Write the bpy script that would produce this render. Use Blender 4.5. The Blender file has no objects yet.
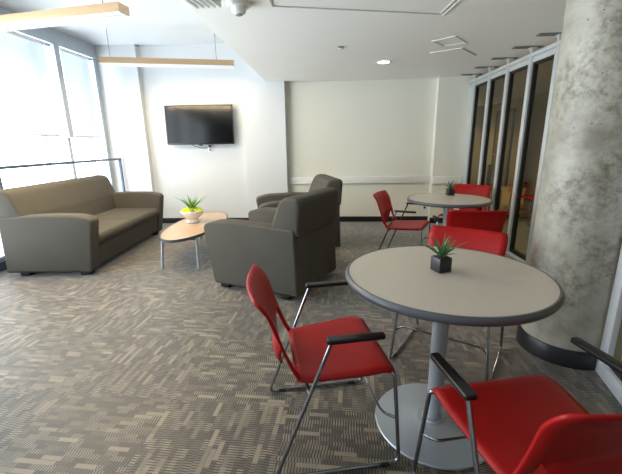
import bpy, bmesh, math, random
from math import pi, sin, cos, radians
from mathutils import Vector, Matrix

random.seed(7)
C = bpy.context.scene.collection

# ------------------------------------------------------------------ materials
def new_mat(name):
    m = bpy.data.materials.new(name); m.use_nodes = True
    nt = m.node_tree; b = nt.nodes['Principled BSDF']
    return m, nt, b

def lin(c):
    return tuple(((v/255)/12.92 if v/255 <= .04045 else ((v/255+.055)/1.055)**2.4) for v in c)

def N(nt, typ, **kw):
    n = nt.nodes.new(typ)
    for k, v in kw.items():
        setattr(n, k, v)
    return n

def math_node(nt, op, a, b=None, clamp=False):
    n = nt.nodes.new('ShaderNodeMath'); n.operation = op; n.use_clamp = clamp
    for i, v in enumerate((a, b)):
        if v is None: continue
        if isinstance(v, (int, float)): n.inputs[i].default_value = v
        else: nt.links.new(v, n.inputs[i])
    return n.outputs[0]

def plain(name, rgb, rough=.5, metal=0.0, noise=0.0, nscale=20, bump=0.0, bscale=200, spec=.5, coat=0):
    m, nt, b = new_mat(name)
    col = (*lin(rgb), 1)
    b.inputs['Base Color'].default_value = col
    b.inputs['Roughness'].default_value = rough
    b.inputs['Metallic'].default_value = metal
    b.inputs['Specular IOR Level'].default_value = spec
    b.inputs['Coat Weight'].default_value = coat
    tc = N(nt, 'ShaderNodeTexCoord')
    if noise:
        n = N(nt, 'ShaderNodeTexNoise'); n.inputs['Scale'].default_value = nscale; n.inputs['Detail'].default_value = 4
        nt.links.new(tc.outputs['Object'], n.inputs['Vector'])
        mx = N(nt, 'ShaderNodeMix', data_type='RGBA')
        mx.inputs['A'].default_value = tuple(c*(1-noise) for c in col[:3])+(1,)
        mx.inputs['B'].default_value = tuple(min(1, c*(1+noise)) for c in col[:3])+(1,)
        nt.links.new(n.outputs['Fac'], mx.inputs['Factor']); nt.links.new(mx.outputs['Result'], b.inputs['Base Color'])
    if bump:
        n = N(nt, 'ShaderNodeTexNoise'); n.inputs['Scale'].default_value = bscale; n.inputs['Detail'].default_value = 3
        nt.links.new(tc.outputs['Object'], n.inputs['Vector'])
        bp = N(nt, 'ShaderNodeBump'); bp.inputs['Strength'].default_value = bump; bp.inputs['Distance'].default_value = .002
        nt.links.new(n.outputs['Fac'], bp.inputs['Height']); nt.links.new(bp.outputs['Normal'], b.inputs['Normal'])
    return m

def emission(name, rgb, strength):
    m, nt, b = new_mat(name)
    b.inputs['Base Color'].default_value = (*lin(rgb), 1)
    b.inputs['Emission Color'].default_value = (*lin(rgb), 1)
    b.inputs['Emission Strength'].default_value = strength
    return m

def glass_mat(name, tint=(235, 240, 238), refl=1.0, ior=1.5):
    m = bpy.data.materials.new(name); m.use_nodes = True; nt = m.node_tree; nt.nodes.clear()
    out = N(nt, 'ShaderNodeOutputMaterial'); tr = N(nt, 'ShaderNodeBsdfTransparent'); gl = N(nt, 'ShaderNodeBsdfGlossy')
    tr.inputs['Color'].default_value = (*lin(tint), 1); gl.inputs['Roughness'].default_value = .02
    ge = N(nt, 'ShaderNodeNewGeometry'); dp = N(nt, 'ShaderNodeVectorMath', operation='DOT_PRODUCT')
    nt.links.new(ge.outputs['Incoming'], dp.inputs[0]); nt.links.new(ge.outputs['Normal'], dp.inputs[1])
    c = math_node(nt, 'SUBTRACT', 1.0, math_node(nt, 'ABSOLUTE', dp.outputs['Value']), True)
    f = math_node(nt, 'ADD', .035, math_node(nt, 'MULTIPLY', math_node(nt, 'POWER', c, 5.0), .9))
    f = math_node(nt, 'MULTIPLY', f, refl, True)
    mx = N(nt, 'ShaderNodeMixShader'); nt.links.new(f, mx.inputs[0])
    nt.links.new(tr.outputs[0], mx.inputs[1]); nt.links.new(gl.outputs[0], mx.inputs[2]); nt.links.new(mx.outputs[0], out.inputs[0])
    return m

def blind_mat(name):
    m = bpy.data.materials.new(name); m.use_nodes = True; nt = m.node_tree; nt.nodes.clear()
    out = N(nt, 'ShaderNodeOutputMaterial'); tr = N(nt, 'ShaderNodeBsdfTranslucent'); di = N(nt, 'ShaderNodeBsdfDiffuse')
    tr.inputs['Color'].default_value = (.50, .53, .58, 1); di.inputs['Color'].default_value = (.8, .82, .85, 1)
    mx = N(nt, 'ShaderNodeMixShader'); mx.inputs[0].default_value = .45
    nt.links.new(tr.outputs[0], mx.inputs[1]); nt.links.new(di.outputs[0], mx.inputs[2]); nt.links.new(mx.outputs[0], out.inputs[0])
    return m

def carpet_mat():
    m, nt, b = new_mat('patterned_carpet')
    tc = N(nt, 'ShaderNodeTexCoord')
    mp = N(nt, 'ShaderNodeMapping'); mp.inputs['Rotation'].default_value = (0, 0, radians(3.5))
    mp.inputs['Location'].default_value = (.82+.16, -2.3+.02, 0)
    nt.links.new(tc.outputs['Object'], mp.inputs['Vector'])
    sx = N(nt, 'ShaderNodeSeparateXYZ'); nt.links.new(mp.outputs[0], sx.inputs[0])
    T = .65
    X, Y = sx.outputs[0], sx.outputs[1]
    tx = math_node(nt, 'FLOOR', math_node(nt, 'DIVIDE', X, T)); ty = math_node(nt, 'FLOOR', math_node(nt, 'DIVIDE', Y, T))
    par = math_node(nt, 'FLOORED_MODULO', math_node(nt, 'ADD', tx, ty), 2.0)     # 0 / 1, quarter turned
    inv = math_node(nt, 'SUBTRACT', 1.0, par)
    def sel(a, c):
        return math_node(nt, 'ADD', math_node(nt, 'MULTIPLY', a, par), math_node(nt, 'MULTIPLY', c, inv))
    U, V = sel(X, Y), sel(Y, X)       # rows run along U
    HR = .026
    row = math_node(nt, 'FLOOR', math_node(nt, 'DIVIDE', V, HR))
    def wn(*ins):
        cb = N(nt, 'ShaderNodeCombineXYZ')
        for i, v in enumerate(ins):
            if isinstance(v, (int, float)): cb.inputs[i].default_value = v
            else: nt.links.new(v, cb.inputs[i])
        w = N(nt, 'ShaderNodeTexWhiteNoise', noise_dimensions='3D'); nt.links.new(cb.outputs[0], w.inputs['Vector'])
        return w.outputs['Value']
    tid = math_node(nt, 'ADD', math_node(nt, 'MULTIPLY', tx, 7.0), math_node(nt, 'MULTIPLY', ty, 13.0))
    roff = wn(row, tid, 3.0)
    cellc = math_node(nt, 'FLOOR', math_node(nt, 'ADD', math_node(nt, 'DIVIDE', U, .10), math_node(nt, 'MULTIPLY', roff, 5.0)))
    rc = wn(row, tid, cellc)
    cellf = math_node(nt, 'FLOOR', math_node(nt, 'ADD', math_node(nt, 'DIVIDE', U, .06), math_node(nt, 'MULTIPLY', roff, 9.0)))
    rf = wn(cellf, row, math_node(nt, 'ADD', tid, .5))
    # the stroke hatching runs across the row
    hatch = math_node(nt, 'GREATER_THAN', math_node(nt, 'SINE', math_node(nt, 'ADD', math_node(nt, 'MULTIPLY', U, 2*pi/.0135), math_node(nt, 'MULTIPLY', roff, 37.0))), -.15)
    vf = math_node(nt, 'FRACT', math_node(nt, 'DIVIDE', V, HR))
    inrow = math_node(nt, 'MULTIPLY', math_node(nt, 'GREATER_THAN', vf, .06), math_node(nt, 'LESS_THAN', vf, .94))
    solid = math_node(nt, 'MULTIPLY', math_node(nt, 'GREATER_THAN', rc, .85), inrow)
    hlev = math_node(nt, 'ADD', .22, math_node(nt, 'MULTIPLY', math_node(nt, 'POWER', rf, 1.5), .78))
    hv = math_node(nt, 'MULTIPLY', hatch, hlev)
    hv = math_node(nt, 'MULTIPLY', hv, .85)
    val = math_node(nt, 'MAXIMUM', hv, math_node(nt, 'MULTIPLY', solid, math_node(nt, 'ADD', .42, math_node(nt, 'MULTIPLY', wn(cellc, row, math_node(nt, 'ADD', tid, 2.5)), .42))))
    grain = N(nt, 'ShaderNodeTexNoise'); grain.inputs['Scale'].default_value = 260; grain.inputs['Detail'].default_value = 2
    nt.links.new(tc.outputs['Object'], grain.inputs['Vector'])
    val = math_node(nt, 'ADD', val, math_node(nt, 'MULTIPLY', math_node(nt, 'SUBTRACT', grain.outputs['Fac'], .5), .35), True)
    base = wn(tx, ty, 11.0)
    cr = N(nt, 'ShaderNodeMix', data_type='RGBA')
    cr.inputs['A'].default_value = (*lin((32, 27, 21)), 1); cr.inputs['B'].default_value = (*lin((148, 135, 114)), 1)
    nt.links.new(val, cr.inputs['Factor'])
    hs = N(nt, 'ShaderNodeHueSaturation'); nt.links.new(cr.outputs['Result'], hs.inputs['Color'])
    nt.links.new(math_node(nt, 'ADD', .93, math_node(nt, 'MULTIPLY', base, .14)), hs.inputs['Value'])
    nt.links.new(hs.outputs[0], b.inputs['Base Color'])
    b.inputs['Roughness'].default_value = .5
    b.inputs['Specular IOR Level'].default_value = .5
    b.inputs['Sheen Weight'].default_value = .6
    b.inputs['Sheen Roughness'].default_value = .4
    bp = N(nt, 'ShaderNodeBump'); bp.inputs['Strength'].default_value = .35; bp.inputs['Distance'].default_value = .003
    nt.links.new(val, bp.inputs['Height']); nt.links.new(bp.outputs[0], b.inputs['Normal'])
    return m

def concrete_mat():
    m, nt, b = new_mat('mottled_concrete')
    tc = N(nt, 'ShaderNodeTexCoord')
    def noise(scale, det=5, rough=.6, off=0):
        mp = N(nt, 'ShaderNodeMapping'); mp.inputs['Location'].default_value = (off, off*.7, off*.3)
        nt.links.new(tc.outputs['Object'], mp.inputs[0])
        n = N(nt, 'ShaderNodeTexNoise'); n.inputs['Scale'].default_value = scale; n.inputs['Detail'].default_value = det
        n.inputs['Roughness'].default_value = rough; nt.links.new(mp.outputs[0], n.inputs['Vector']); return n.outputs['Fac']
    def ramp(src, stops):
        r = N(nt, 'ShaderNodeValToRGB'); nt.links.new(src, r.inputs[0])
        e = r.color_ramp.elements
        e[0].position, e[0].color = stops[0][0], (*lin(stops[0][1]), 1); e[1].position, e[1].color = stops[1][0], (*lin(stops[1][1]), 1)
        for p_, c_ in stops[2:]:
            k = e.new(p_); k.color = (*lin(c_), 1)
        return r.outputs[0]
    big = ramp(noise(2.6, 6, .65, 1.3), [(.34, (132, 127, 115)), (.62, (180, 177, 165)), (.48, (162, 158, 145))])
    spots = ramp(noise(22, 8, .75, 4), [(.36, (176, 171, 160)), (.56, (255, 255, 255))])
    patchm = noise(1.9, 3, .5, 9.2)
    pm = N(nt, 'ShaderNodeMapRange'); pm.inputs['From Min'].default_value = .5; pm.inputs['From Max'].default_value = .58
    nt.links.new(patchm, pm.inputs['Value'])
    m1 = N(nt, 'ShaderNodeMix', data_type='RGBA', blend_type='MULTIPLY')
    nt.links.new(math_node(nt, 'MULTIPLY', math_node(nt, 'ADD', pm.outputs[0], .25), .75), m1.inputs['Factor'])
    nt.links.new(big, m1.inputs['A']); nt.links.new(spots, m1.inputs['B'])
    vo = N(nt, 'ShaderNodeTexVoronoi'); vo.inputs['Scale'].default_value = 14; nt.links.new(tc.outputs['Object'], vo.inputs['Vector'])
    hole = math_node(nt, 'LESS_THAN', vo.outputs['Distance'], .06)
    m2 = N(nt, 'ShaderNodeMix', data_type='RGBA'); nt.links.new(hole, m2.inputs['Factor'])
    nt.links.new(m1.outputs['Result'], m2.inputs['A']); m2.inputs['B'].default_value = (*lin((80, 76, 70)), 1)
    nt.links.new(m2.outputs['Result'], b.inputs['Base Color'])
    b.inputs['Roughness'].default_value = .45
    bp = N(nt, 'ShaderNodeBump'); bp.inputs['Strength'].default_value = .3; bp.inputs['Distance'].default_value = .004
    nt.links.new(spots, bp.inputs['Height']); nt.links.new(bp.outputs[0], b.inputs['Normal'])
    return m

def wood_mat(name, c1, c2, scale=6, axis=0, rough=.4):
    m, nt, b = new_mat(name)
    tc = N(nt, 'ShaderNodeTexCoord'); mp = N(nt, 'ShaderNodeMapping')
    s = [scale*6]*3; s[axis] = scale*.4; mp.inputs['Scale'].default_value = s
    nt.links.new(tc.outputs['Object'], mp.inputs[0])
    n = N(nt, 'ShaderNodeTexNoise'); n.inputs['Scale'].default_value = 1.2; n.inputs['Detail'].default_value = 6
    nt.links.new(mp.outputs[0], n.inputs['Vector'])
    mx = N(nt, 'ShaderNodeMix', data_type='RGBA'); mx.inputs['A'].default_value = (*lin(c1), 1); mx.inputs['B'].default_value = (*lin(c2), 1)
    nt.links.new(n.outputs['Fac'], mx.inputs['Factor']); nt.links.new(mx.outputs['Result'], b.inputs['Base Color'])
    b.inputs['Roughness'].default_value = rough
    return m

def fabric_mat():
    m = plain('taupe_upholstery', (86, 82, 75), .85, noise=.08, nscale=5, bump=.25, bscale=500, spec=.12)
    b = m.node_tree.nodes['Principled BSDF']
    return m

M = dict(
    carpet=carpet_mat(), concrete=concrete_mat(),
    wall=plain('white_wall_paint', (208, 211, 213), .6, noise=.02, nscale=3, bump=.05),
    wall_gray=plain('soft_white_panel_paint', (228, 226, 213), .55, noise=.02, nscale=3, bump=.05),
    ceiling=plain('ceiling_paint', (247, 246, 240), .85, noise=.015, nscale=2),
    trim=plain('white_trim_paint', (228, 228, 222), .4),
    bracket=plain('bracket_grey', (118, 118, 108), .7), joint=plain('ceiling_joint_grey', (196, 194, 184), .7),  # joint: the ceiling seams' own grey
    base=plain('black_vinyl_base', (22, 23, 28), .35),
    alu=plain('brushed_aluminium', (205, 208, 206), .35, .3, noise=.05, nscale=30),
    alu_white=plain('painted_white_metal', (214, 218, 224), .35, .15),
    mullion=plain('grey_window_metal', (176, 184, 192), .45, .3),
    black=plain('black_gasket', (10, 10, 10), .4),
    glass=glass_mat('clear_glass', (246, 250, 252), .8), part_glass=glass_mat('partition_glass', (226, 226, 214), .8, 1.5),
    blind=blind_mat('translucent_blind_fabric'),
    rail=plain('blue_grey_railing_metal', (74, 88, 108), .35, .3),
    fabric=fabric_mat(), foot=plain('black_foot_plastic', (16, 16, 16), .5),
    red=plain('red_moulded_plastic', (158, 20, 20), .42, noise=.03, nscale=8, spec=.25),
    chrome=plain('chrome', (150, 153, 160), .12, 1.0), pad=plain('black_arm_pad', (20, 20, 22), .32),
    laminate=plain('warm_grey_laminate', (190, 179, 164), .38, noise=.04, nscale=60),
    edge=plain('charcoal_bullnose_edge', (84, 86, 92), .4),
    silver=plain('silver_painted_metal', (168, 176, 184), .38, .35, noise=.03, nscale=15),
    wood=wood_mat('light_maple_wood', (206, 168, 116), (232, 200, 152), 5, 0),
    tabletop_wood=wood_mat('warm_coffee_table_wood', (166, 136, 108), (192, 164, 136), 5, 1, .25),
    lamp_wood=wood_mat('lamp_wood_veneer', (160, 130, 94), (178, 148, 112), 5, 0, .5),
    lens=emission('lamp_louvre_white', (255, 250, 240), 1.2), uplight=emission('lamp_uplight_tube', (255, 240, 210), 1.6),
    louvre=plain('white_louvre_metal', (232, 234, 238), .3),
    down=emission('downlight_lens', (255, 250, 235), 8),
    tv=plain('black_tv_plastic', (14, 14, 15), .3), screen=plain('glossy_tv_screen', (5, 5, 6), .12, spec=.3),
    white_plastic=plain('white_plastic', (232, 232, 228), .35), grey_plastic=plain('grey_plastic', (120, 120, 120), .4),
    pot=plain('charcoal_planter_glaze', (34, 36, 42), .4), soil=plain('dark_soil', (50, 38, 28), .9, noise=.4, nscale=80),
    leaf=plain('agave_leaf_green', (74, 112, 66), .45, noise=.25, nscale=25),
    leaf2=plain('succulent_leaf_green', (92, 140, 60), .4, noise=.3, nscale=25),
    moss=plain('yellow_green_moss', (186, 206, 36), .9, noise=.25, nscale=60),
    bowl=plain('cream_ceramic', (240, 236, 226), .25),
    orange=plain('orange_painted_panel', (206, 148, 60), .5),
    beige=plain('beige_corridor_paint', (172, 158, 116), .7, noise=.05, nscale=2),
    tan=plain('tan_box', (214, 178, 110), .6), dark=plain('dark_fabric', (40, 42, 46), .8),
)

# ------------------------------------------------------------------ mesh helpers
def link(name, bm, mat, parent=None, smooth=True, angle=35, mods=None):
    me = bpy.data.meshes.new(name); bmesh.ops.recalc_face_normals(bm, faces=bm.faces[:]) if len(bm.faces) else None
    bm.to_mesh(me); bm.free()
    if smooth:
        me.shade_smooth(); me.set_sharp_from_angle(angle=radians(angle))
    o = bpy.data.objects.new(name, me); C.objects.link(o)
    for mm in (mat if isinstance(mat, (list, tuple)) else [mat]): me.materials.append(mm)
    if parent: o.parent = parent
    return o

def box(bm, x0, x1, y0, y1, z0, z1, bev=0, seg=2, mi=0):
    r = bmesh.ops.create_cube(bm, size=1)
    vs = r['verts']
    for v in vs:
        v.co = Vector((x0+(v.co.x+.5)*(x1-x0), y0+(v.co.y+.5)*(y1-y0), z0+(v.co.z+.5)*(z1-z0)))
    fs = set(f for v in vs for f in v.link_faces)
    if bev:
        es = list(set(e for v in vs for e in v.link_edges))
        rr = bmesh.ops.bevel(bm, geom=es, offset=bev, segments=seg, profile=.5, affect='EDGES')
        fs |= set(rr['faces'])
    for f in fs:
        if f.is_valid: f.material_index = mi
    return bm

def obox(bm, cx, cy, cz, L, W, H, yaw, bev=0, seg=2):
    """a box of length L along yaw, centred"""
    b2 = bmesh.new(); box(b2, -L/2, L/2, -W/2, W/2, -H/2, H/2, bev, seg)
    b2.transform(Matrix.Translation((cx, cy, cz)) @ Matrix.Rotation(yaw, 4, 'Z'))
    join(bm, b2)

def join(bm, b2):
    me = bpy.data.meshes.new('tmp'); b2.to_mesh(me); b2.free(); bm.from_mesh(me); bpy.data.meshes.remove(me)

def prism(bm, prof, axis, a, b, bev=0, seg=3):
    """profile [(u,v)] extruded along an axis: 'X' -> (u,v)=(y,z); 'Y' -> (x,z); 'Z' -> (x,y)"""
    def P(u, v, w):
        return {'X': (w, u, v), 'Y': (u, w, v), 'Z': (u, v, w)}[axis]
    b2 = bmesh.new()
    A = [b2.verts.new(P(u, v, a)) for u, v in prof]; B = [b2.verts.new(P(u, v, b)) for u, v in prof]
    n = len(prof)
    b2.faces.new(A); b2.faces.new(B[::-1])
    for i in range(n): b2.faces.new((A[i], A[(i+1) % n], B[(i+1) % n], B[i]))
    bmesh.ops.recalc_face_normals(b2, faces=b2.faces[:])
    if bev:
        caps = [f for f in b2.faces if len(f.verts) == n and n > 4] or b2.faces[:2]
        es = set(e for f in caps for e in f.edges)
        bmesh.ops.bevel(b2, geom=list(es), offset=bev, segments=seg, profile=.5, affect='EDGES')
    join(bm, b2)

def round_poly(pts, rads, seg=5):
    out = []
    n = len(pts)
    for i in range(n):
        p0, p1, p2 = Vector(pts[i-1]), Vector(pts[i]), Vector(pts[(i+1) % n])
        r = rads[i] if isinstance(rads, (list, tuple)) else rads
        if r <= 0: out.append(tuple(p1)); continue
        a, b = (p0-p1).normalized(), (p2-p1).normalized()
        d = min(r, (p0-p1).length*.45, (p2-p1).length*.45)
        s, e = p1+a*d, p1+b*d
        for k in range(seg+1):
            t = k/seg; out.append(tuple((1-t)**2*s+2*t*(1-t)*p1+t*t*e))
    return out

def fillet(pts, r, seg=5):
    out = [Vector(pts[0])]
    for i in range(1, len(pts)-1):
        p0, p1, p2 = Vector(pts[i-1]), Vector(pts[i]), Vector(pts[i+1])
        a, b = (p0-p1), (p2-p1)
        d = min(r, a.length*.45, b.length*.45); a.normalize(); b.normalize()
        s, e = p1+a*d, p1+b*d
        for k in range(seg+1):
            t = k/seg; out.append((1-t)**2*s+2*t*(1-t)*p1+t*t*e)
    out.append(Vector(pts[-1])); return out

def tube(bm, pts, r, n=10, rad=None, closed=False):
    P = [Vector(p) for p in pts]
    m = len(P); rings = []
    t0 = (P[1]-P[0]).normalized(); up = Vector((0, 0, 1)) if abs(t0.z) < .9 else Vector((1, 0, 0))
    nrm = t0.cross(up).normalized()
    for i in range(m):
        if i == 0: t = t0
        elif i == m-1: t = (P[i]-P[i-1]).normalized()
        else: t = ((P[i]-P[i-1]).normalized()+(P[i+1]-P[i]).normalized()).normalized()
        nrm = (nrm-t*nrm.dot(t)).normalized(); bn = t.cross(nrm)
        rr = rad[i] if rad else r
        rings.append([bm.verts.new(P[i]+(nrm*cos(2*pi*k/n)+bn*sin(2*pi*k/n))*rr) for k in range(n)])
    for i in range(m-1):
        for k in range(n):
            bm.faces.new((rings[i][k], rings[i][(k+1) % n], rings[i+1][(k+1) % n], rings[i+1][k]))
    bm.faces.new(rings[0][::-1]); bm.faces.new(rings[-1])

def lathe(bm, prof, n=48, cx=0, cy=0, mi=0):
    rings = []
    for r, z in prof:
        if r < 1e-5: rings.append([bm.verts.new((cx, cy, z))])
        else: rings.append([bm.verts.new((cx+r*cos(2*pi*k/n), cy+r*sin(2*pi*k/n), z)) for k in range(n)])
    for a, b in zip(rings, rings[1:]):
        for k in range(n):
            q = [a[k % len(a)], a[(k+1) % len(a)], b[(k+1) % len(b)], b[k % len(b)]]
            u = []
            for v in q:
                if v not in u: u.append(v)
            if len(u) > 2:
                f = bm.faces.new(u); f.material_index = mi

def empty(name, loc, rz=0):
    o = bpy.data.objects.new(name, None); C.objects.link(o)
    o.empty_display_size = .2; o.location = loc; o.rotation_euler = (0, 0, rz); return o

def tag(o, label, cat, group=None):
    o['label'] = label; o['category'] = cat
    if group: o['group'] = group
    return o

def struct(name, bm, mat, parent=None, **kw):
    o = link(name, bm, mat, parent, **kw)
    if not parent: o['kind'] = 'structure'
    return o

def copy_tree(o, parent=None):
    c = o.copy(); C.objects.link(c)
    if parent: c.parent = parent
    for ch in list(o.children): copy_tree(ch, c)
    return c

# ------------------------------------------------------------------ dimensions
YB = 6.32; ZL = 2.356; ZH = 2.949; XW = -3.807; XG = 2.22; XS = -1.06; YN = -2.6; XR = 4.6; YF = 11.5

# ------------------------------------------------------------------ the room
bm = bmesh.new(); box(bm, XW-.12, XR+.1, YN-.12, YF+.1, -.12, 0)
struct('floor', bm, M['carpet'], smooth=False)

bm = bmesh.new(); box(bm, XS, XR+.1, YN-.12, YF+.1, ZL, ZH+.1)
ce = struct('ceiling', bm, M['ceiling'], smooth=False)
bm = bmesh.new(); box(bm, XW-.12, XS, YN-.12, YB+.3, ZH, ZH+.1)
struct('ceiling_high', bm, M['wall'], smooth=False)

# ceiling joints and access hatch outlines
def ceil_strip(pts, w=.012, z=ZL, mat='joint', name='trim_1'):
    bm = bmesh.new()
    for a, b in zip(pts, pts[1:]):
        a, b = Vector((*a, 0)), Vector((*b, 0)); d = b-a
        obox(bm, (a.x+b.x)/2, (a.y+b.y)/2, z-.003, d.length+w, w, .006, math.atan2(d.y, d.x))
    return struct(name, bm, M[mat], smooth=False)
ceil_strip([(-.43, 2.3), (-.43, 2.98), (.86, 3.28)], .012, name='trim_1')
ceil_strip([(.865, 3.28), (.915, 2.6)], .014, name='trim_2')
ceil_strip([(.90, 3.30), (.955, 2.6)], .016, mat='trim', name='trim_3')
ceil_strip([(1.02, 4.1), (1.19, 3.94), (1.39, 4.2), (1.19, 4.31), (1.02, 4.1)], .016, mat='trim', name='trim_4')
ceil_strip([(1.13, 4.6), (1.42, 4.42)], .018, mat='trim', name='trim_5')
ceil_strip([(1.42, 4.42), (1.70, 4.78)], .014, name='trim_6')

# back wall: protruding left pier, tv wall, pilaster, recessed panel wall, right pier
bm = bmesh.new(); box(bm, XW-.12, -3.15, 6.22, 6.6, 0, ZH); struct('wall_back_left', bm, M['wall'], smooth=False)
bm = bmesh.new(); box(bm, -3.15, -1.46, YB, 6.6, 0, ZH); box(bm, -1.46, XS, YB-.0, 6.6, ZL, ZH)
struct('wall_back', bm, M['wall'], smooth=False)
bm = bmesh.new(); box(bm, -1.46, -.76, 6.25, 6.6, 0, ZL); struct('wall_back_pilaster', bm, M['wall'], smooth=False)
bm = bmesh.new(); box(bm, -.76, 1.70, 6.40, 6.6, 0, ZL); struct('wall_back_panel', bm, M['wall_gray'], smooth=False)
bm = bmesh.new(); box(bm, 1.70, XG+.06, 6.26, 6.6, 0, ZL); struct('wall_back_right', bm, M['wall_gray'], smooth=False)

# chair rail and black base
bm = bmesh.new(); box(bm, -.76, 1.70, 6.372, 6.40, .70, .80, .006); box(bm, -.76, 1.70, 6.362, 6.40, .685, .70, .003)
box(bm, 1.70, XG-.04, 6.232, 6.26, .70, .80, .006); box(bm, 1.70, XG-.04, 6.222, 6.26, .685, .70, .003)
struct('trim_7', bm, M['trim'])
bm = bmesh.new()
for a, b, y in ((XW+.02, -3.15, 6.22), (-3.15, -1.46, YB), (-1.46, -.76, 6.25), (-.76, 1.70, 6.40), (1.70, XG-.04, 6.26)):
    box(bm, a, b, y-.014, y, 0, .095, .003)
struct('baseboard_back', bm, M['base'])

# wall behind the camera and far corridor walls
bm = bmesh.new(); box(bm, XW-.12, XR+.1, YN-.12, YN, 0, ZH); struct('wall_front', bm, M['wall'], smooth=False)
bm = bmesh.new(); box(bm, XR, XR+.1, YN, YF, 0, ZL); struct('wall_corridor', bm, M['beige'], smooth=False)
bm = bmesh.new(); box(bm, XG+.06, XR, YF, YF+.1, 0, ZL); struct('wall_corridor_end', bm, M['beige'], smooth=False)
bm = bmesh.new(); box(bm, XG+.0, XG+.06, 6.6, YF, 0, ZL); struct('wall_corridor_side', bm, M['beige'], smooth=False)

# window wall (left): header, sill curb, corner, mullions with panes
bm = bmesh.new(); box(bm, XW-.12, XW, YN, 6.22, 2.735, ZH); box(bm, XW, XW+.03, YN, 6.22, 2.735, 2.77); box(bm, XW-.12, XW, 6.14, 6.24, 0, 2.735)
struct('wall_left', bm, M['mullion'], smooth=False)
bm = bmesh.new(); box(bm, XW-.12, XW, YN, -.15, .10, 2.735); struct('wall_left_light_block', bm, M['wall'], smooth=False)  # unseen windowless stretch, added to cut daylight from behind the camera
bm = bmesh.new(); box(bm, XW-.12, XW+.015, YN, 6.14, 0, .10); struct('baseboard_left', bm, M['rail'], smooth=False)
ys = [6.14, 5.27, 3.92, 2.57, 1.22, -.13]
for i in range(len(ys)-1):
    y1, y0 = ys[i], ys[i+1]
    bm = bmesh.new()
    box(bm, XW-.10, XW-.02, y0-.02, y0+.045, .10, 2.735)
    if i == 0:
        box(bm, XW-.10, XW-.0, y1-.02, y1, .10, 2.735); box(bm, XW-.02, XW+.035, y0-.05, y0+.055, 1.5, 2.735)
    box(bm, XW-.08, XW-.04, y0, y1, .10, .14); box(bm, XW-.08, XW-.04, y0, y1, 2.70, 2.735)
    w = struct('window_%d' % (i+1), bm, M['mullion'], smooth=False)
    bm = bmesh.new(); box(bm, XW-.062, XW-.056, y0+.02, y1-.02, .12, 2.72); link('pane', bm, M['glass'], w, smooth=False)
    if i < 2:
        m_y = 5.83 if i == 0 else 4.85
        bm = bmesh.new(); box(bm, XW-.09, XW-.03, m_y-.012, m_y+.012, .10, 2.735); link('mullion', bm, M['mullion'], w, smooth=False)

def roller_blind(y0, y1, z, label):
    t = tag(empty('roller_blind', (XW+.02, (y0+y1)/2, 2.70)), label, 'blind', 'roller blinds on the window wall')
    h = (y1-y0)/2
    bm = bmesh.new(); box(bm, -.002, .002, -h, h, z-2.70, 0); link('blind_fabric', bm, M['blind'], t, smooth=False)
    bm = bmesh.new(); box(bm, -.008, .008, -h, h, z-2.715, z-2.70+.012, .004); link('bottom_bar', bm, plain('blind_bar_grey', (186, 190, 198), .5), t)
    bm = bmesh.new(); tube(bm, [(0, -h, 0), (0, h, 0)], .022, 14); link('roller', bm, M['white_plastic'], t)
roller_blind(5.36, 5.95, 1.52, 'white roller blind at the back corner of the window wall, the narrower one')
roller_blind(3.60, 5.06, 1.53, 'wide white roller blind half lowered above the sofa')

# railing
rl = tag(empty('guard_railing', (-3.635, 3.80, 0)), 'thin blue-grey metal railing running in front of the windows behind the sofa', 'railing')
bm = bmesh.new(); box(bm, -.02, .02, -.02, 2.39, 1.145, 1.18, .004); link('top_rail', bm, M['rail'], rl)
for yy in (0, 2.37):
    bm = bmesh.new(); box(bm, -.018, .018, yy-.018, yy+.018, 0, 1.15, .003); link('post', bm, M['rail'], rl)

# ------------------------------------------------------------------ glazed partition (right)
posts = [6.05, 5.50, 4.96, 4.42, 3.93, 3.40, 2.86]
bm = bmesh.new()
box(bm, XG-.03, XG+.03, 2.5, 6.26, 2.19, 2.245, .004); box(bm, XG-.06, XG+.02, 2.5, 6.26, 2.245, 2.285, .006); box(bm, XG-.035, XG+.035, 2.5, 6.26, 0, .045, .004)
box(bm, XG-.03, XG+.03, 6.16, 6.26, .045, 2.20)
wr = struct('wall_right', bm, M['alu'])
for i, y in enumerate(posts):
    bm = bmesh.new()
    box(bm, XG-.045, XG+.03, y, y+.065, .04, 2.27, .004)
    box(bm, XG-.05, XG-.01, y+.01, y+.05, 2.24, ZL-.012, .003); box(bm, XG-.065, XG+.005, y-.005, y+.065, ZL-.03, ZL-.012, .002)
    link('post', bm, M['alu'], wr)
    bm = bmesh.new(); box(bm, XG-.24, XG+.06, y-.005, y+.07, ZL-.012, ZL-.001); link('ceiling_bracket', bm, M['bracket'], wr, smooth=False)
for i in range(len(posts)):
    y1 = 6.16 if i == 0 else posts[i-1]; y0 = posts[i]+.065
    if i == 0: y1 = 6.16; 
    if y1-y0 < .08: continue
    bm = bmesh.new()
    box(bm, XG-.022, XG+.022, y0, y0+.035, .045, 2.20); box(bm, XG-.022, XG+.022, y1-.03, y1, .045, 2.20)
    box(bm, XG-.022, XG+.022, y0, y1, 2.165, 2.20); box(bm, XG-.022, XG+.022, y0, y1, .045, .08)
    w = struct('window_%d' % (i+10), bm, M['black'], smooth=False)
    bm = bmesh.new(); box(bm, XG-.004, XG+.004, y0+.02, y1-.02, .06, 2.18); link('pane', bm, M['part_glass'], w, smooth=False)

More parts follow.
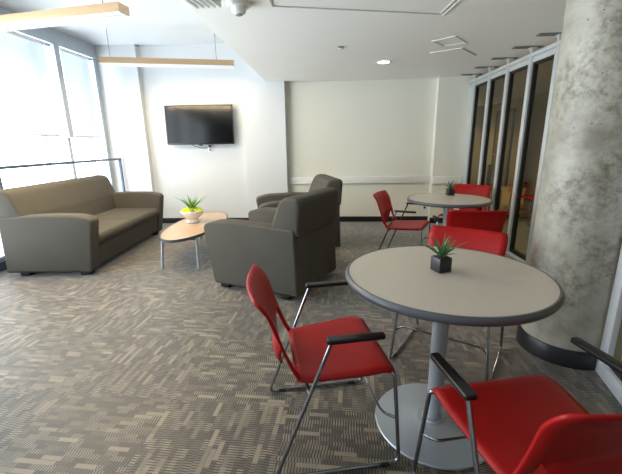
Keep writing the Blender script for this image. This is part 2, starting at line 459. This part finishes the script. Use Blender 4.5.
# concrete column
CX, CY, CR = 1.579, 2.309, .261
bm = bmesh.new(); lathe(bm, [(0, 0), (CR, 0), (CR, .6), (CR, 1.2), (CR, 1.8), (CR, ZL), (0, ZL)], 96)
co = link('concrete_column', bm, M['concrete']); co['kind'] = 'structure'; co.location = (CX, CY, 0)
bm = bmesh.new(); lathe(bm, [(CR-.002, 0), (CR+.014, 0), (CR+.014, .105), (CR+.008, .115), (CR-.002, .115)], 96)
link('base_ring', bm, M['base'], co)

# glazed partition in front of the column, running towards the camera
P0 = Vector((1.651, 2.03, 0)); dirv = Vector((-.235, -.972, 0)); yaw = math.atan2(dirv.y, dirv.x)
def along(s, z): return P0+dirv*s+Vector((0, 0, z))
bm = bmesh.new()
for s, L in ((.045, .09), (1.35, .07), (2.65, .07), (3.95, .07)):
    q = along(s, 0); obox(bm, q.x, q.y, ZL/2, L, .07, ZL, yaw, .004)
q = along(2.3, 0); obox(bm, q.x, q.y, .045, 4.6, .075, .09, yaw, .004); obox(bm, q.x, q.y, ZL-.04, 4.6, .07, .08, yaw, .004)
sr = struct('wall_right_near', bm, M['alu_white'])
for k, (a, b) in enumerate(((.09, 1.315), (1.385, 2.615), (2.685, 3.915))):
    q = along((a+b)/2, 0); bm = bmesh.new(); obox(bm, q.x, q.y, 1.2, b-a, .008, 2.2, yaw); link('pane', bm, M['part_glass'], sr, smooth=False)
    q = along((a+b)/2, 0); bm = bmesh.new(); obox(bm, q.x, q.y, .10, b-a, .03, .02, yaw); link('gasket', bm, M['black'], sr, smooth=False)

# pale hard floor strip beyond the near partition
bm = bmesh.new(); box(bm, 1.75, XR, YN, 2.5, 0, .012); struct('floor_tile', bm, plain('pale_stone_tile', (214, 204, 184), .4, noise=.05, nscale=4), smooth=False)

# ------------------------------------------------------------------ television
tv = tag(empty('television', (-2.19, 6.19, 1.695)), 'black flat screen television hung on the white back wall', 'television')
tv.rotation_euler = (radians(-3), 0, radians(1.5))
bm = bmesh.new(); box(bm, -.565, .565, -.02, .03, -.315, .315, .008); box(bm, -.40, .40, .03, .06, -.22, .2, .012); link('housing', bm, M['tv'], tv)
bm = bmesh.new(); box(bm, -.548, .548, -.023, -.0195, -.292, .300); link('screen', bm, M['screen'], tv, smooth=False)
bm = bmesh.new(); box(bm, -.14, .14, .062, .075, -.12, .12, .003); box(bm, -.03, .03, .07, .125, -.04, .04, .003)
link('wall_mount', bm, M['tv'], tv)
bm = bmesh.new(); box(bm, -.03, .03, -.012, .012, -.335, -.314, .003); link('sensor_block', bm, M['tv'], tv)
bm = bmesh.new(); tube(bm, fillet([(-2.38, 6.25, 1.39), (-2.34, 6.27, 1.35), (-2.22, 6.29, 1.32), (-2.12, 6.305, 1.325)], .05), .005, 8)
tag(link('cable', bm, M['dark']), 'thin dark cable looping under the television', 'cable')
def outlet(x, y, z, label, rz=0, dark=False, group=None):
    t = tag(empty('wall_outlet', (x, y, z)), label, 'outlet')
    bm = bmesh.new(); box(bm, -.04, .04, -.008, 0, -.06, .06, .004); link('cover_plate', bm, M['white_plastic'], t)
    bm = bmesh.new(); box(bm, -.018, .018, -.012, -.007, -.045, -.006, .003); box(bm, -.018, .018, -.012, -.007, .006, .045, .003); link('socket', bm, M['dark'] if dark else M['grey_plastic'], t)
    return t
o = outlet(-2.085, YB, 1.315, 'white wall outlet with a plug just below the television')
bm = bmesh.new(); box(bm, -.018, .018, -.04, -.01, .02, .055, .005); link('plug', bm, M['tv'], o)
outlet(1.635, 6.40, .275, 'white wall outlet with dark sockets low on the back wall behind the far round table', dark=True)

# ------------------------------------------------------------------ ceiling things
bm = bmesh.new(); lathe(bm, [(0, -.02), (.028, -.02), (.03, -.015), (.012, -.012), (.01, 0), (0, 0)], 16)
s = link('sprinkler_head', bm, M['alu']); s.location = (.10, 4.22, ZL); tag(s, 'small metal sprinkler head on the lower ceiling left of the downlight', 'sprinkler')
bm = bmesh.new(); lathe(bm, [(.035, -.001), (.036, -.004), (.03, -.007), (.012, -.008), (.012, -.001)], 20); link('escutcheon', bm, M['grey_plastic'], s)
sd = tag(empty('smoke_detector', (-.665, 2.90, ZL)), 'round white smoke detector on the ceiling edge nearest the camera', 'smoke detector')
bm = bmesh.new(); lathe(bm, [(0, -.03), (.075, -.03), (.08, -.02), (.08, 0), (0, 0)], 32); link('base', bm, M['white_plastic'], sd)
bm = bmesh.new(); lathe(bm, [(0, -.075), (.03, -.075), (.048, -.065), (.055, -.03), (0, -.03)], 32); link('sensor_dome', bm, M['white_plastic'], sd)
bm = bmesh.new(); lathe(bm, [(0, -.080), (.024, -.080), (.026, -.074), (0, -.074)], 24); link('sensor_cap', bm, M['grey_plastic'], sd)
dl = tag(empty('downlight', (.66, 5.03, ZL)), 'small lit recessed downlight in the lower ceiling', 'ceiling light')
bm = bmesh.new(); lathe(bm, [(.07, -.001), (.07, -.006), (.095, -.006), (.10, -.001)], 32); link('rim', bm, M['white_plastic'], dl)
bm = bmesh.new(); lathe(bm, [(0, -.004), (.07, -.004), (.07, -.001), (0, -.001)], 32); link('lens', bm, M['down'], dl)
fx = tag(empty('ceiling_fixture', (-.86, 2.68, ZL)), 'white ribbed ceiling fixture cut by the top edge of the photo', 'ceiling fixture')
bm = bmesh.new(); box(bm, -.11, .11, -.11, .11, -.02, 0, .004); link('base_plate', bm, M['white_plastic'], fx)
bm = bmesh.new()
for k in range(5):
    obox(bm, -.08+.04*k, 0, -.045, .2, .02, .05, radians(80), .006)
link('diffuser_fins', bm, M['white_plastic'], fx)

def pendant(p0, p1, z, label, rods):
    """linear pendant lamp from p0 to p1 (xy)"""
    a, b = Vector((*p0, z)), Vector((*p1, z)); d = b-a; L = d.length; yw = math.atan2(d.y, d.x)
    t = tag(empty('pendant_lamp', tuple((a+b)/2), yw), label, 'lamp', 'linear wooden pendant lamps')
    W = .13; H = .074
    bm = bmesh.new()
    for s in (-1, 1):
        box(bm, -L/2, L/2, s*W/2-.006, s*W/2+.006, -H/2, H/2, .003)
    link('wood_side', bm, M['lamp_wood'], t)
    bm = bmesh.new()
    box(bm, -L/2, L/2, -W/2+.006, W/2-.006, -.005, .01, .002)
    link('gear_tray', bm, M['louvre'], t)
    bm = bmesh.new()
    n = int(L/.045)
    for k in range(n+1):
        x = -L/2+.006+(L-.012)*k/n
        box(bm, x-.002, x+.002, -W/2+.006, W/2-.006, -H/2-.022, -.006)
    for yy in (-.058, 0, .058): box(bm, -L/2, L/2, yy-.002, yy+.002, -H/2-.024, -.006)
    link('louvre', bm, M['louvre'], t, smooth=False)
    for s in (-1, 1):
        bm = bmesh.new(); box(bm, s*L/2-.004, s*L/2+.004, -W/2-.006, W/2+.006, -H/2, H/2, .002); link('end_cap', bm, M['lamp_wood'], t)
    bm = bmesh.new(); tube(bm, [(-L/2+.04, 0, -.02), (L/2-.04, 0, -.02)], .012, 10); link('lower_tube', bm, M['lens'], t)
    bm = bmesh.new(); tube(bm, [(-L/2+.04, 0, .03), (L/2-.04, 0, .03)], .012, 10); link('upper_tube', bm, M['uplight'], t)
    for r in rods:
        bm = bmesh.new(); tube(bm, [(r, 0, .01), (r, 0, ZH-z)], .0045, 8); link('hanging_rod', bm, M['grey_plastic'], t)
        bm = bmesh.new(); lathe(bm, [(0, ZH-z-.012), (.03, ZH-z-.012), (.03, ZH-z), (0, ZH-z)], 20, cx=r); link('canopy', bm, M['white_plastic'], t)
    return t
pendant((-3.20, 5.32), (-1.44, 5.76), 2.53, 'wooden linear pendant lamp hanging in front of the television, the farther one', (-.78, .66))
pendant((-4.25+.6, 3.86), (-1.86, 3.56), 2.565, 'wooden linear pendant lamp at the top left corner, the nearer one', (-.70, .70))

# ------------------------------------------------------------------ upholstered seats
def arm_profile(D):
    h = D/2
    return round_poly([(-h, .05), (h-.085, .05), (h+.01, .635), (h-.14, .675), (.05, .685), (-h+.02, .665)], [.015, .02, .06, .15, .2, .03], 5)

def upholstered(name, W, D, n_cush, label, cat, back_h, group=None):
    t = tag(empty(name, (0, 0, 0)), label, cat, group)
    h = D/2; a = .165; F = M['fabric']
    for s in (-1, 1):
        bm = bmesh.new(); x0, x1 = (W/2-a, W/2) if s > 0 else (-W/2, -W/2+a)
        prism(bm, arm_profile(D), 'X', x0, x1, .022, 4); link('arm', bm, F, t, angle=50)
    bm = bmesh.new(); prism(bm, round_poly([(h-.34, .06), (h-.115, .06), (h-.075, .30), (h-.34, .30)], .01), 'X', -W/2+a-.002, W/2-a+.002, .008, 2); link('front_rail', bm, F, t, angle=50)
    bm = bmesh.new(); prism(bm, round_poly([(-h+.015, .05), (-h+.14, .05), (-h+.14, .64), (-h+.0, .64)], .015), 'X', -W/2+.05, W/2-.05, .01, 2)
    box(bm, -W/2+a, W/2-a, -h+.13, h-.30, .12, .26); link('base', bm, F, t, angle=50)
    # back cushion: wedge over the arms
    prof = round_poly([(-h-.01, .60), (-h-.035, back_h), (-h+.16, back_h+.01), (-h+.275, .66), (-h+.285, .60)], [.02, .06, .14, .1, .004], 6)
    bm = bmesh.new(); prism(bm, prof, 'X', -W/2+.018, W/2-.018, .035, 4)
    link('back_cushion', bm, F, t, angle=50)
    bm = bmesh.new(); prism(bm, round_poly([(-h+.10, .30), (-h+.335, .30), (-h+.286, .615), (-h+.10, .615)], [.01, .01, .004, .01]), 'X', -W/2+a-.01, W/2-a+.01, .02, 3); link('inner_back', bm, F, t, angle=50)
    w = (W-2*a)/n_cush
    for k in range(n_cush):
        x0 = -W/2+a+w*k+.002
        bm = bmesh.new()
        prism(bm, round_poly([(-h+.26, .30), (h-.07, .295), (h-.02, .37), (h-.05, .44), (-h+.26, .45)], [.02, .03, .06, .06, .02], 6), 'X', x0, x0+w-.004, .028, 4)
        link('seat_cushion', bm, F, t, angle=50)
    for sx in (-1, 1):
        for sy in (-1, 1):
            bm = bmesh.new(); x = sx*(W/2-.09); y = sy*(h-.16)-(0.02 if sy > 0 else 0)
            box(bm, x-.05, x+.05, y-.05, y+.05, 0, .055, .006); link('foot', bm, M['foot'], t)
    return t

sofa = upholstered('sofa', 2.00, 1.0, 2, 'taupe two-seat sofa in front of the window railing', 'sofa', .945)
sofa.location = (-3.09, 4.56, 0); sofa.rotation_euler.z = radians(-90+3.5)
G = 'taupe armchairs beside the coffee table'
ac = upholstered('armchair', .875, 1.03, 1, 'taupe armchair nearest the camera, seen from behind its side', 'armchair', .93, G)
ac2 = copy_tree(ac)
ac2['label'] = 'taupe armchair farther back, partly hidden behind the other armchair'
ANG = radians(156-90)
def place_corner(o, rn, ang, W, D):
    f = Vector((-sin(ang), cos(ang))); r = Vector((cos(ang), sin(ang)))
    c = Vector(rn)+f*D/2+r*W/2
    o.location = (c.x, c.y, 0); o.rotation_euler.z = ang
place_corner(ac, (-.30, 2.93), ANG, .875, 1.03)
place_corner(ac2, (.125, 4.58), radians(104.5), .875, 1.03)

# ------------------------------------------------------------------ coffee table
ct = tag(empty('coffee_table', (-1.74, 4.52, 0)), 'low oval wooden coffee table with grey metal legs between sofa and armchairs', 'coffee table')
def ell(a, b, n=64): return [(a*cos(2*pi*k/n), b*sin(2*pi*k/n)) for k in range(n)]
bm = bmesh.new(); prism(bm, ell(.305, .835), 'Z', .358, .384, .003, 1); link('tabletop', bm, M['tabletop_wood'], ct)
bm = bmesh.new()
n = 64; o_ = ell(.318, .848); i_ = ell(.304, .834)
for k in range(n):
    k2 = (k+1) % n
    vs = [[bm.verts.new((p[0], p[1], z)) for z in (.356, .386)] for p in (o_[k], o_[k2], i_[k], i_[k2])]
    bm.faces.new((vs[0][0], vs[1][0], vs[1][1], vs[0][1])); bm.faces.new((vs[0][1], vs[1][1], vs[3][1], vs[2][1])); bm.faces.new((vs[0][0], vs[2][0], vs[3][0], vs[1][0])); bm.faces.new((vs[2][0], vs[2][1], vs[3][1], vs[3][0]))
bmesh.ops.remove_doubles(bm, verts=bm.verts[:], dist=1e-5); link('edge_band', bm, M['edge'], ct)
for sx in (-1, 1):
    for sy in (-1, 1):
        bm = bmesh.new(); tube(bm, [(sx*.20, sy*.60, .357), (sx*.215, sy*.655, 0)], .016, 14); link('leg', bm, M['silver'], ct)
bm = bmesh.new()
for sy in (-1, 1): box(bm, -.21, .21, sy*.60-.012, sy*.60+.012, .325, .357, .003)
for sx in (-1, 1): box(bm, sx*.12-.012, sx*.12+.012, -.60, .60, .325, .357, .003)
link('under_frame', bm, M['edge'], ct)

# ------------------------------------------------------------------ plants
def leaf(bm, base, ang, lean, L, w, curl=.5, n=7):
    """tapering channelled leaf with thickness"""
    d = Vector((cos(ang), sin(ang), 0)); side = Vector((-sin(ang), cos(ang), 0))
    pos = Vector(base); th = lean; rows = []
    for i in range(n+1):
        t = i/n
        ww = w*(0.55+1.6*t-2.1*t*t) if t < .38 else w*1.0*(1-t)/.62*1.02
        ww = max(ww, .0006)
        up = Vector((-d.x*sin(th), -d.y*sin(th), cos(th)))   # normal-ish
        k = .25*ww
        rows.append([bm.verts.new(pos+side*ww+up*k), bm.verts.new(pos-up*k*.2), bm.verts.new(pos-side*ww+up*k), bm.verts.new(pos-up*k*1.6)])
        pos = pos+(d*cos(th)+Vector((0, 0, 1))*sin(th))*(L/n); th -= curl*(L/n)/L*1.0
    for a, b in zip(rows, rows[1:]):
        for k in range(4): bm.faces.new((a[k], a[(k+1) % 4], b[(k+1) % 4], b[k]))
    bm.faces.new(rows[0]); bm.faces.new(rows[-1])

def cube_plant(loc, rz, label, spread, seed, size=.07):
    rnd = random.Random(seed)
    t = tag(empty('potted_succulent', loc, rz), label, 'plant', 'small succulents on the round tables')
    s = size/2
    bm = bmesh.new(); 
    b2 = bmesh.new(); box(b2, -s, s, -s, s, 0, size, .003); join(bm, b2)
    link('pot', bm, M['pot'], t)
    bm = bmesh.new(); box(bm, -s+.006, s-.006, -s+.006, s-.006, size-.004, size+.003, .002); link('soil', bm, M['soil'], t)
    bm = bmesh.new()
    for k in range(16):
        a = k*2.399+rnd.uniform(-.2, .2); r = k/16
        leaf(bm, (cos(a)*.008*r, sin(a)*.008*r, size), a, radians(86-52*r), rnd.uniform(.065, .09)*(1+spread*.3), .0075, .6)
    for a, le in spread_leaves(spread): leaf(bm, (0, 0, size), a-rz, radians(38), le, .008, .35)
    link('leaves', bm, M['leaf'], t)
    return t
def spread_leaves(s):
    return [(radians(8), .125*s), (radians(172), .125*s), (radians(150), .10*s), (radians(35), .10*s)]

# ------------------------------------------------------------------ round tables
TZ = .80
def round_table(cx, cy, label, TR=.449):
    t = tag(empty('round_table', (cx, cy, 0)), label, 'table', 'round pedestal tables')
    bm = bmesh.new(); lathe(bm, [(0, TZ-.026), (TR-.018, TZ-.026), (TR-.016, TZ), (0, TZ)], 96); link('tabletop', bm, M['laminate'], t)
    bm = bmesh.new(); lathe(bm, [(TR-.017, TZ-.032), (TR-.006, TZ-.031), (TR, TZ-.022), (TR+.001, TZ-.014), (TR-.003, TZ-.005), (TR-.010, TZ+.001), (TR-.017, TZ+.001)], 96); link('edge_band', bm, M['edge'], t)
    bm = bmesh.new(); lathe(bm, [(0, .03), (.037, .03), (.037, TZ-.05), (0, TZ-.05)], 40); link('pedestal', bm, M['silver'], t)
    bm = bmesh.new(); lathe(bm, [(0, 0), (.285, 0), (.288, .006), (.284, .012), (.10, .022), (.085, .028), (.075, .030), (0, .030)], 80); link('base_plate', bm, M['silver'], t)
    bm = bmesh.new(); lathe(bm, [(.036, .030), (.055, .030), (.052, .036), (.040, .038), (.036, .038)], 40); link('collar', bm, M['silver'], t)
    bm = bmesh.new(); box(bm, -.20, .20, -.03, .03, TZ-.055, TZ-.027, .004); box(bm, -.03, .03, -.20, .20, TZ-.055, TZ-.027, .004); link('top_bracket', bm, M['edge'], t)
    return t
round_table(.513, 1.575, 'round grey table in the foreground on a silver pedestal, the larger in view')
round_table(1.21, 3.80, 'round grey table farther back near the glass partition', .415)
cube_plant((.500, 1.60, TZ+.001), radians(22), 'spiky green succulent in a charcoal cube pot on the foreground table', 1.15, 3, .066)
cube_plant((1.30, 4.04, TZ+.001), radians(10), 'small succulent in a dark cube pot on the far round table', .85, 5, .07)

# bowl planter on the coffee table
bp_ = tag(empty('bowl_planter', (-1.835, 4.61, .387)), 'white footed bowl with spiky succulent and bright moss on the coffee table', 'plant')
bm = bmesh.new(); lathe(bm, [(0, 0), (.085, 0), (.088, .008), (.075, .03), (.068, .045), (.085, .06), (.125, .09), (.148, .125), (.152, .155), (.147, .158), (.140, .15), (.12, .12), (0, .11)], 48); link('bowl', bm, M['bowl'], bp_)
bm = bmesh.new(); rnd = random.Random(11)
for k in range(70):
    a = rnd.uniform(0, 2*pi); r = .125*math.sqrt(rnd.random())
    mt = Matrix.Translation((r*cos(a), r*sin(a), .150+.03*(1-(r/.125)**2)+rnd.uniform(-.004, .008))) @ Matrix.Diagonal((1, 1, .75, 1))
    bmesh.ops.create_icosphere(bm, subdivisions=2, radius=rnd.uniform(.016, .026), matrix=mt)
link('moss', bm, M['moss'], bp_)['kind'] = 'stuff'
bm = bmesh.new()
for k in range(12):
    a = k*2.399+rnd.uniform(-.2, .2); r = k/12
    leaf(bm, (cos(a)*.03*r, sin(a)*.03*r, .165), a, radians(84-42*r), rnd.uniform(.16, .23), .016, .4)
for a, L in ((178, .30), (12, .24), (40, .30), (150, .22), (-60, .2)):
    leaf(bm, (0, 0, .165), radians(a), radians(50), L, .014, .6)
link('leaves', bm, M['leaf2'], bp_)

# ------------------------------------------------------------------ red chairs
def red_chair():
    t = empty('armchair_stacking', (0, 0, 0)); t.name = 'stacking_chair'
    # seat
    bm = bmesh.new(); nx, ny = 16, 14; g = []
    for j in range(ny+1):
        v = j/ny; y = -.165+v*.415
        hw = .222+.028*min(1, v*1.4)
        row = []
        for i in range(nx+1):
            u = -1+2*i/nx; x = hw*u
            z = .428+.034*v-.010*(1-u*u)*sin(pi*min(1, v*1.05))
            if v > .86: z -= .020*((v-.86)/.14)**2
            if v < .15: z += .012*((.15-v)/.15)**2
            if abs(u) > .88: z -= .006*((abs(u)-.88)/.12)
            row.append(bm.verts.new((x, y, z)))
        g.append(row)
    for j in range(ny):
        for i in range(nx): bm.faces.new((g[j][i], g[j][i+1], g[j+1][i+1], g[j+1][i]))
    o = link('seat', bm, M['red'], t, angle=60)
    md = o.modifiers.new('thickness', 'SOLIDIFY'); md.thickness = .013; md.offset = -1
    # back: centre panel narrowing downwards between two side uprights
    bm = bmesh.new(); rows = 18; g = []
    cut = .36
    for j in range(rows+1):
        t_ = j/rows; z = .430+.366*t_
        W = .222+.024*min(1, t_*1.3)
        u_ = W-.042
        c = u_ if t_ >= cut else .085+(u_-.085)*(t_/cut)**.8
        xs = [-W, -u_, -c, -c*.5, 0, c*.5, c, u_, W]
        row = []
        for k, x in enumerate(xs):
            yb = -.163-.165*t_**.85
            wrap = .032*(abs(x)/.24)**2*min(1, .3+t_)
            y = yb+wrap
            if abs(x) <= c+1e-6 and t_ < cut: y = yb+wrap-.075*(1-t_/cut)**.7*(1-(abs(x)/(c+.001))**2*.3)*1.0-.0
            zz = z
            if t_ < .12 and abs(x) <= c+1e-6: zz = z+.0
            if t_ > .76: q = (t_-.76)/.24; y -= .024*q*q; zz -= .003*q*q; x *= 1-.035*max(0, (t_-.88)/.12)**2
            row.append(bm.verts.new((x, y, zz)))
        g.append((row, t_))
    for j in range(rows):
        r0, t0 = g[j]; r1, _ = g[j+1]
        for k in range(8):
            if k in (1, 6) and t0 < cut-.001: continue
            bm.faces.new((r0[k], r0[k+1], r1[k+1], r1[k]))
    bmesh.ops.remove_doubles(bm, verts=bm.verts[:], dist=1e-4)
    o = link('backrest', bm, M['red'], t, angle=60)
    md = o.modifiers.new('thickness', 'SOLIDIFY'); md.thickness = .012; md.offset = 0
    # side frames
    for s in (-1, 1):
        X = .285*s
        pts = fillet([(X, -.035, .628), (X, -.275, .012), (X, .268, .012), (s*.252, .243, .436), (s*.225, .215, .436)], .03, 6)
        bm = bmesh.new(); tube(bm, pts, .0085, 12); link('side_frame', bm, M['chrome'], t)
        bm = bmesh.new(); tube(bm, fillet([(s*.225, .23, .434), (s*.215, -.05, .414), (s*.20, -.15, .408)], .05), .007, 10)
        link('seat_rail', bm, M['chrome'], t)
        b2 = bmesh.new(); prism(b2, round_poly([(-.022, -.055), (.022, -.055), (.018, .18), (-.018, .18)], .012, 4), 'Z', .628, .648, .006, 3)
        bm = bmesh.new(); join(bm, b2)
        for v in bm.verts: v.co.x += X
        link('arm_pad', bm, M['pad'], t, angle=50)
        for yy in (-.2, .2):
            bm = bmesh.new(); tube(bm, [(X, yy-.02, .010), (X, yy+.02, .010)], .0105, 10); link('glide', bm, M['pad'], t)
    bm = bmesh.new(); tube(bm, fillet([(-.268, .256, .225), (-.235, .20, .235), (.235, .20, .235), (.268, .256, .225)], .03), .006, 10); link('crossbar', bm, M['chrome'], t)
    bm = bmesh.new(); tube(bm, [(-.285, -.124, .398), (.285, -.124, .398)], .007, 10); link('rear_support', bm, M['chrome'], t)
    return t

G1 = 'red chairs at the foreground table'; G2 = 'red chairs at the far table'
GR = 'red stacking chairs with black arm pads'
chairs = [
    (-.025, 1.54, 12-90, 'red chair left of the foreground table, seen from its side'),
    (.760, 2.17, 180-31.5, 'red chair behind the foreground table, facing the camera'),
    (.682, 1.055, 12.5, 'red chair in the bottom right corner with its back to the camera'),
    (.86, 4.22, -24-90, 'red chair on the left side of the far round table'),
    (1.305, 3.47, -7, 'red chair on the near side of the far round table, its back to the camera'),
    (1.74, 4.80, 180-33, 'red chair behind the far round table next to the glass'),
    (3.45, 6.35, 100, 'red chair seen through the glass partition beside the column'),
]
proto = red_chair()
for i, (x, y, a, lab) in enumerate(chairs):
    o = proto if i == 0 else copy_tree(proto)
    o.location = (x, y, 0); o.rotation_euler = (0, 0, radians(a)); tag(o, lab, 'chair', GR)

# ------------------------------------------------------------------ beyond the glass
bm = bmesh.new(); box(bm, 4.42, XR-.002, 8.95, 9.2, 0, 2.0, .01); tag(link('orange_panel', bm, M['orange']), 'tall orange panel on the corridor wall behind the glass', 'panel')
pb = tag(empty('side_cabinet', (3.3, 6.95, 0)), 'small tan cabinet on the corridor floor behind the glass', 'cabinet')
bm = bmesh.new(); box(bm, -.2, .2, -.2, .2, .04, .50, .01); link('body', bm, M['tan'], pb)
bm = bmesh.new(); box(bm, -.21, .21, -.21, .21, .50, .52, .004); link('top', bm, M['tan'], pb)
bm = bmesh.new(); box(bm, -.18, .18, -.18, .18, 0, .04); link('plinth', bm, M['black'], pb)
# dark lounge chair seen through the first bay
dk = tag(empty('lounge_chair', (3.0, 7.75, 0), radians(70)), 'dark chair silhouette behind the farthest glass bay', 'chair')
bm = bmesh.new(); box(bm, -.25, .25, -.25, .25, .36, .44, .03, 3); link('seat', bm, M['dark'], dk)
bm = bmesh.new(); prism(bm, round_poly([(-.25, .44), (.25, .44), (.24, .80), (.12, .90), (-.12, .90), (-.24, .80)], .06), 'Y', -.27, -.20, .015); link('backrest', bm, M['dark'], dk)
for sx in (-1, 1):
    for sy in (-1, 1):
        bm = bmesh.new(); tube(bm, [(sx*.2, sy*.2, .37), (sx*.23, sy*.23, 0)], .013); link('leg', bm, M['black'], dk)
# corridor door frames on the far wall
for k, y in enumerate((5.2, 7.4, 10.3)):
    bm = bmesh.new(); box(bm, XR-.03, XR, y-.45, y+.45, 0, 2.1); d = struct('door_%d' % (k+1), bm, plain('brown_door', (112, 92, 62), .5), smooth=False)
    bm = bmesh.new()
    for a in (-.5, .45): box(bm, XR-.045, XR, y+a, y+a+.05, 0, 2.15)
    box(bm, XR-.045, XR, y-.5, y+.5, 2.1, 2.15); link('door_frame', bm, M['black'], d, smooth=False)
    bm = bmesh.new(); tube(bm, [(XR-.03, y+.36, 1.0), (XR-.07, y+.36, 1.0), (XR-.07, y+.26, 1.0)], .01); link('door_handle', bm, M['alu'], d)
GC = 'corridor ceiling lights'
for k, y in enumerate((3.0, 5.0, 10.6)):
    t = tag(empty('corridor_light', (3.4, y, ZL)), ['round warm ceiling light in the corridor nearest the column', 'round warm ceiling light in the middle of the corridor', 'round warm ceiling light at the far end of the corridor'][k], 'ceiling light', GC)
    bm = bmesh.new(); lathe(bm, [(.11, 0), (.11, -.012), (.13, -.010), (.13, 0)], 32); link('rim', bm, M['white_plastic'], t)
    bm = bmesh.new(); lathe(bm, [(0, -.010), (.11, -.010), (.11, 0), (0, 0)], 32); link('lens', bm, emission('warm_lens', (255, 222, 160), 14), t)

# ------------------------------------------------------------------ light
w = bpy.data.worlds.new('sky_with_upward_glow'); bpy.context.scene.world = w; w.use_nodes = True
nt = w.node_tree; bg = nt.nodes['Background']; bg.inputs['Strength'].default_value = 1.0
tc = N(nt, 'ShaderNodeTexCoord'); sx = N(nt, 'ShaderNodeSeparateXYZ'); nt.links.new(tc.outputs['Generated'], sx.inputs[0])
rp = N(nt, 'ShaderNodeMapRange'); rp.inputs['From Min'].default_value = -.45; rp.inputs['From Max'].default_value = .5
rp.inputs['To Min'].default_value = 9.0; rp.inputs['To Max'].default_value = 1.2  # brightest below the horizon: added upward glow that lifts the ceiling
nt.links.new(sx.outputs[2], rp.inputs['Value'])
vm = N(nt, 'ShaderNodeVectorMath', operation='SCALE'); vm.inputs[0].default_value = (.92, .96, 1.0)
nt.links.new(rp.outputs[0], vm.inputs['Scale']); nt.links.new(vm.outputs[0], bg.inputs['Color'])

def area(name, loc, sx, sy, rot, power, col):
    l = bpy.data.lights.new(name, 'AREA'); l.shape = 'RECTANGLE'; l.size = sx; l.size_y = sy; l.energy = power; l.color = col
    o = bpy.data.objects.new(name, l); C.objects.link(o); o.location = loc; o.rotation_euler = rot; return o
def portal(y0, y1):
    o = area('window_portal', (XW-.2, (y0+y1)/2, 1.4), y1-y0, 2.7, (0, radians(-90), 0), 1, (1, 1, 1))
    o.rotation_euler = (radians(90), 0, radians(-90)); o.data.cycles.is_portal = True
portal(-.13, 6.14)
def spot(name, loc, power, col, size=150, r=.08):
    l = bpy.data.lights.new(name, 'SPOT'); l.energy = power; l.color = col; l.spot_size = radians(size); l.spot_blend = .8; l.shadow_soft_size = r
    o = bpy.data.objects.new(name, l); C.objects.link(o); o.location = loc; return o
spot('downlight_beam', (.66, 5.03, ZL-.03), 12, (1, .93, .82), 120)
for y in (3.0, 5.0, 10.6): spot('corridor_beam', (3.4, y, ZL-.04), 60, (1, .86, .66), 150)
for x, y, z, L, yw, pw in ((-2.32, 5.54, 2.53, 1.7, radians(14), 9), (-2.755, 3.71, 2.565, 1.7, radians(-9.5), 42)):
    area('pendant_glow', (x, y, z-.075), L, .11, (0, 0, yw), pw, (1, .78, .46))

# ------------------------------------------------------------------ camera
cam = bpy.data.cameras.new('camera'); co_ = bpy.data.objects.new('camera', cam); C.objects.link(co_)
f, pi_, ya, ro = 362.03, radians(14.534), radians(-3.338), radians(-.872)
F = Vector((sin(ya)*cos(pi_), cos(ya)*cos(pi_), -sin(pi_)))
R0 = Vector((cos(ya), -sin(ya), 0)); U0 = R0.cross(F)
R = R0*cos(ro)+U0*sin(ro); U = -R0*sin(ro)+U0*cos(ro)
mw = Matrix(((R.x, U.x, -F.x, 0), (R.y, U.y, -F.y, 0), (R.z, U.z, -F.z, 1.3757), (0, 0, 0, 1)))
co_.matrix_world = mw
cam.sensor_width = 36; cam.sensor_fit = 'HORIZONTAL'; cam.lens = f/622*36; cam.clip_start = .02
bpy.context.scene.camera = co_
vs = bpy.context.scene.view_settings
vs.view_transform = 'Standard'; vs.look = 'None'; vs.exposure = 1.0; vs.gamma = 1; vs.use_curve_mapping = False
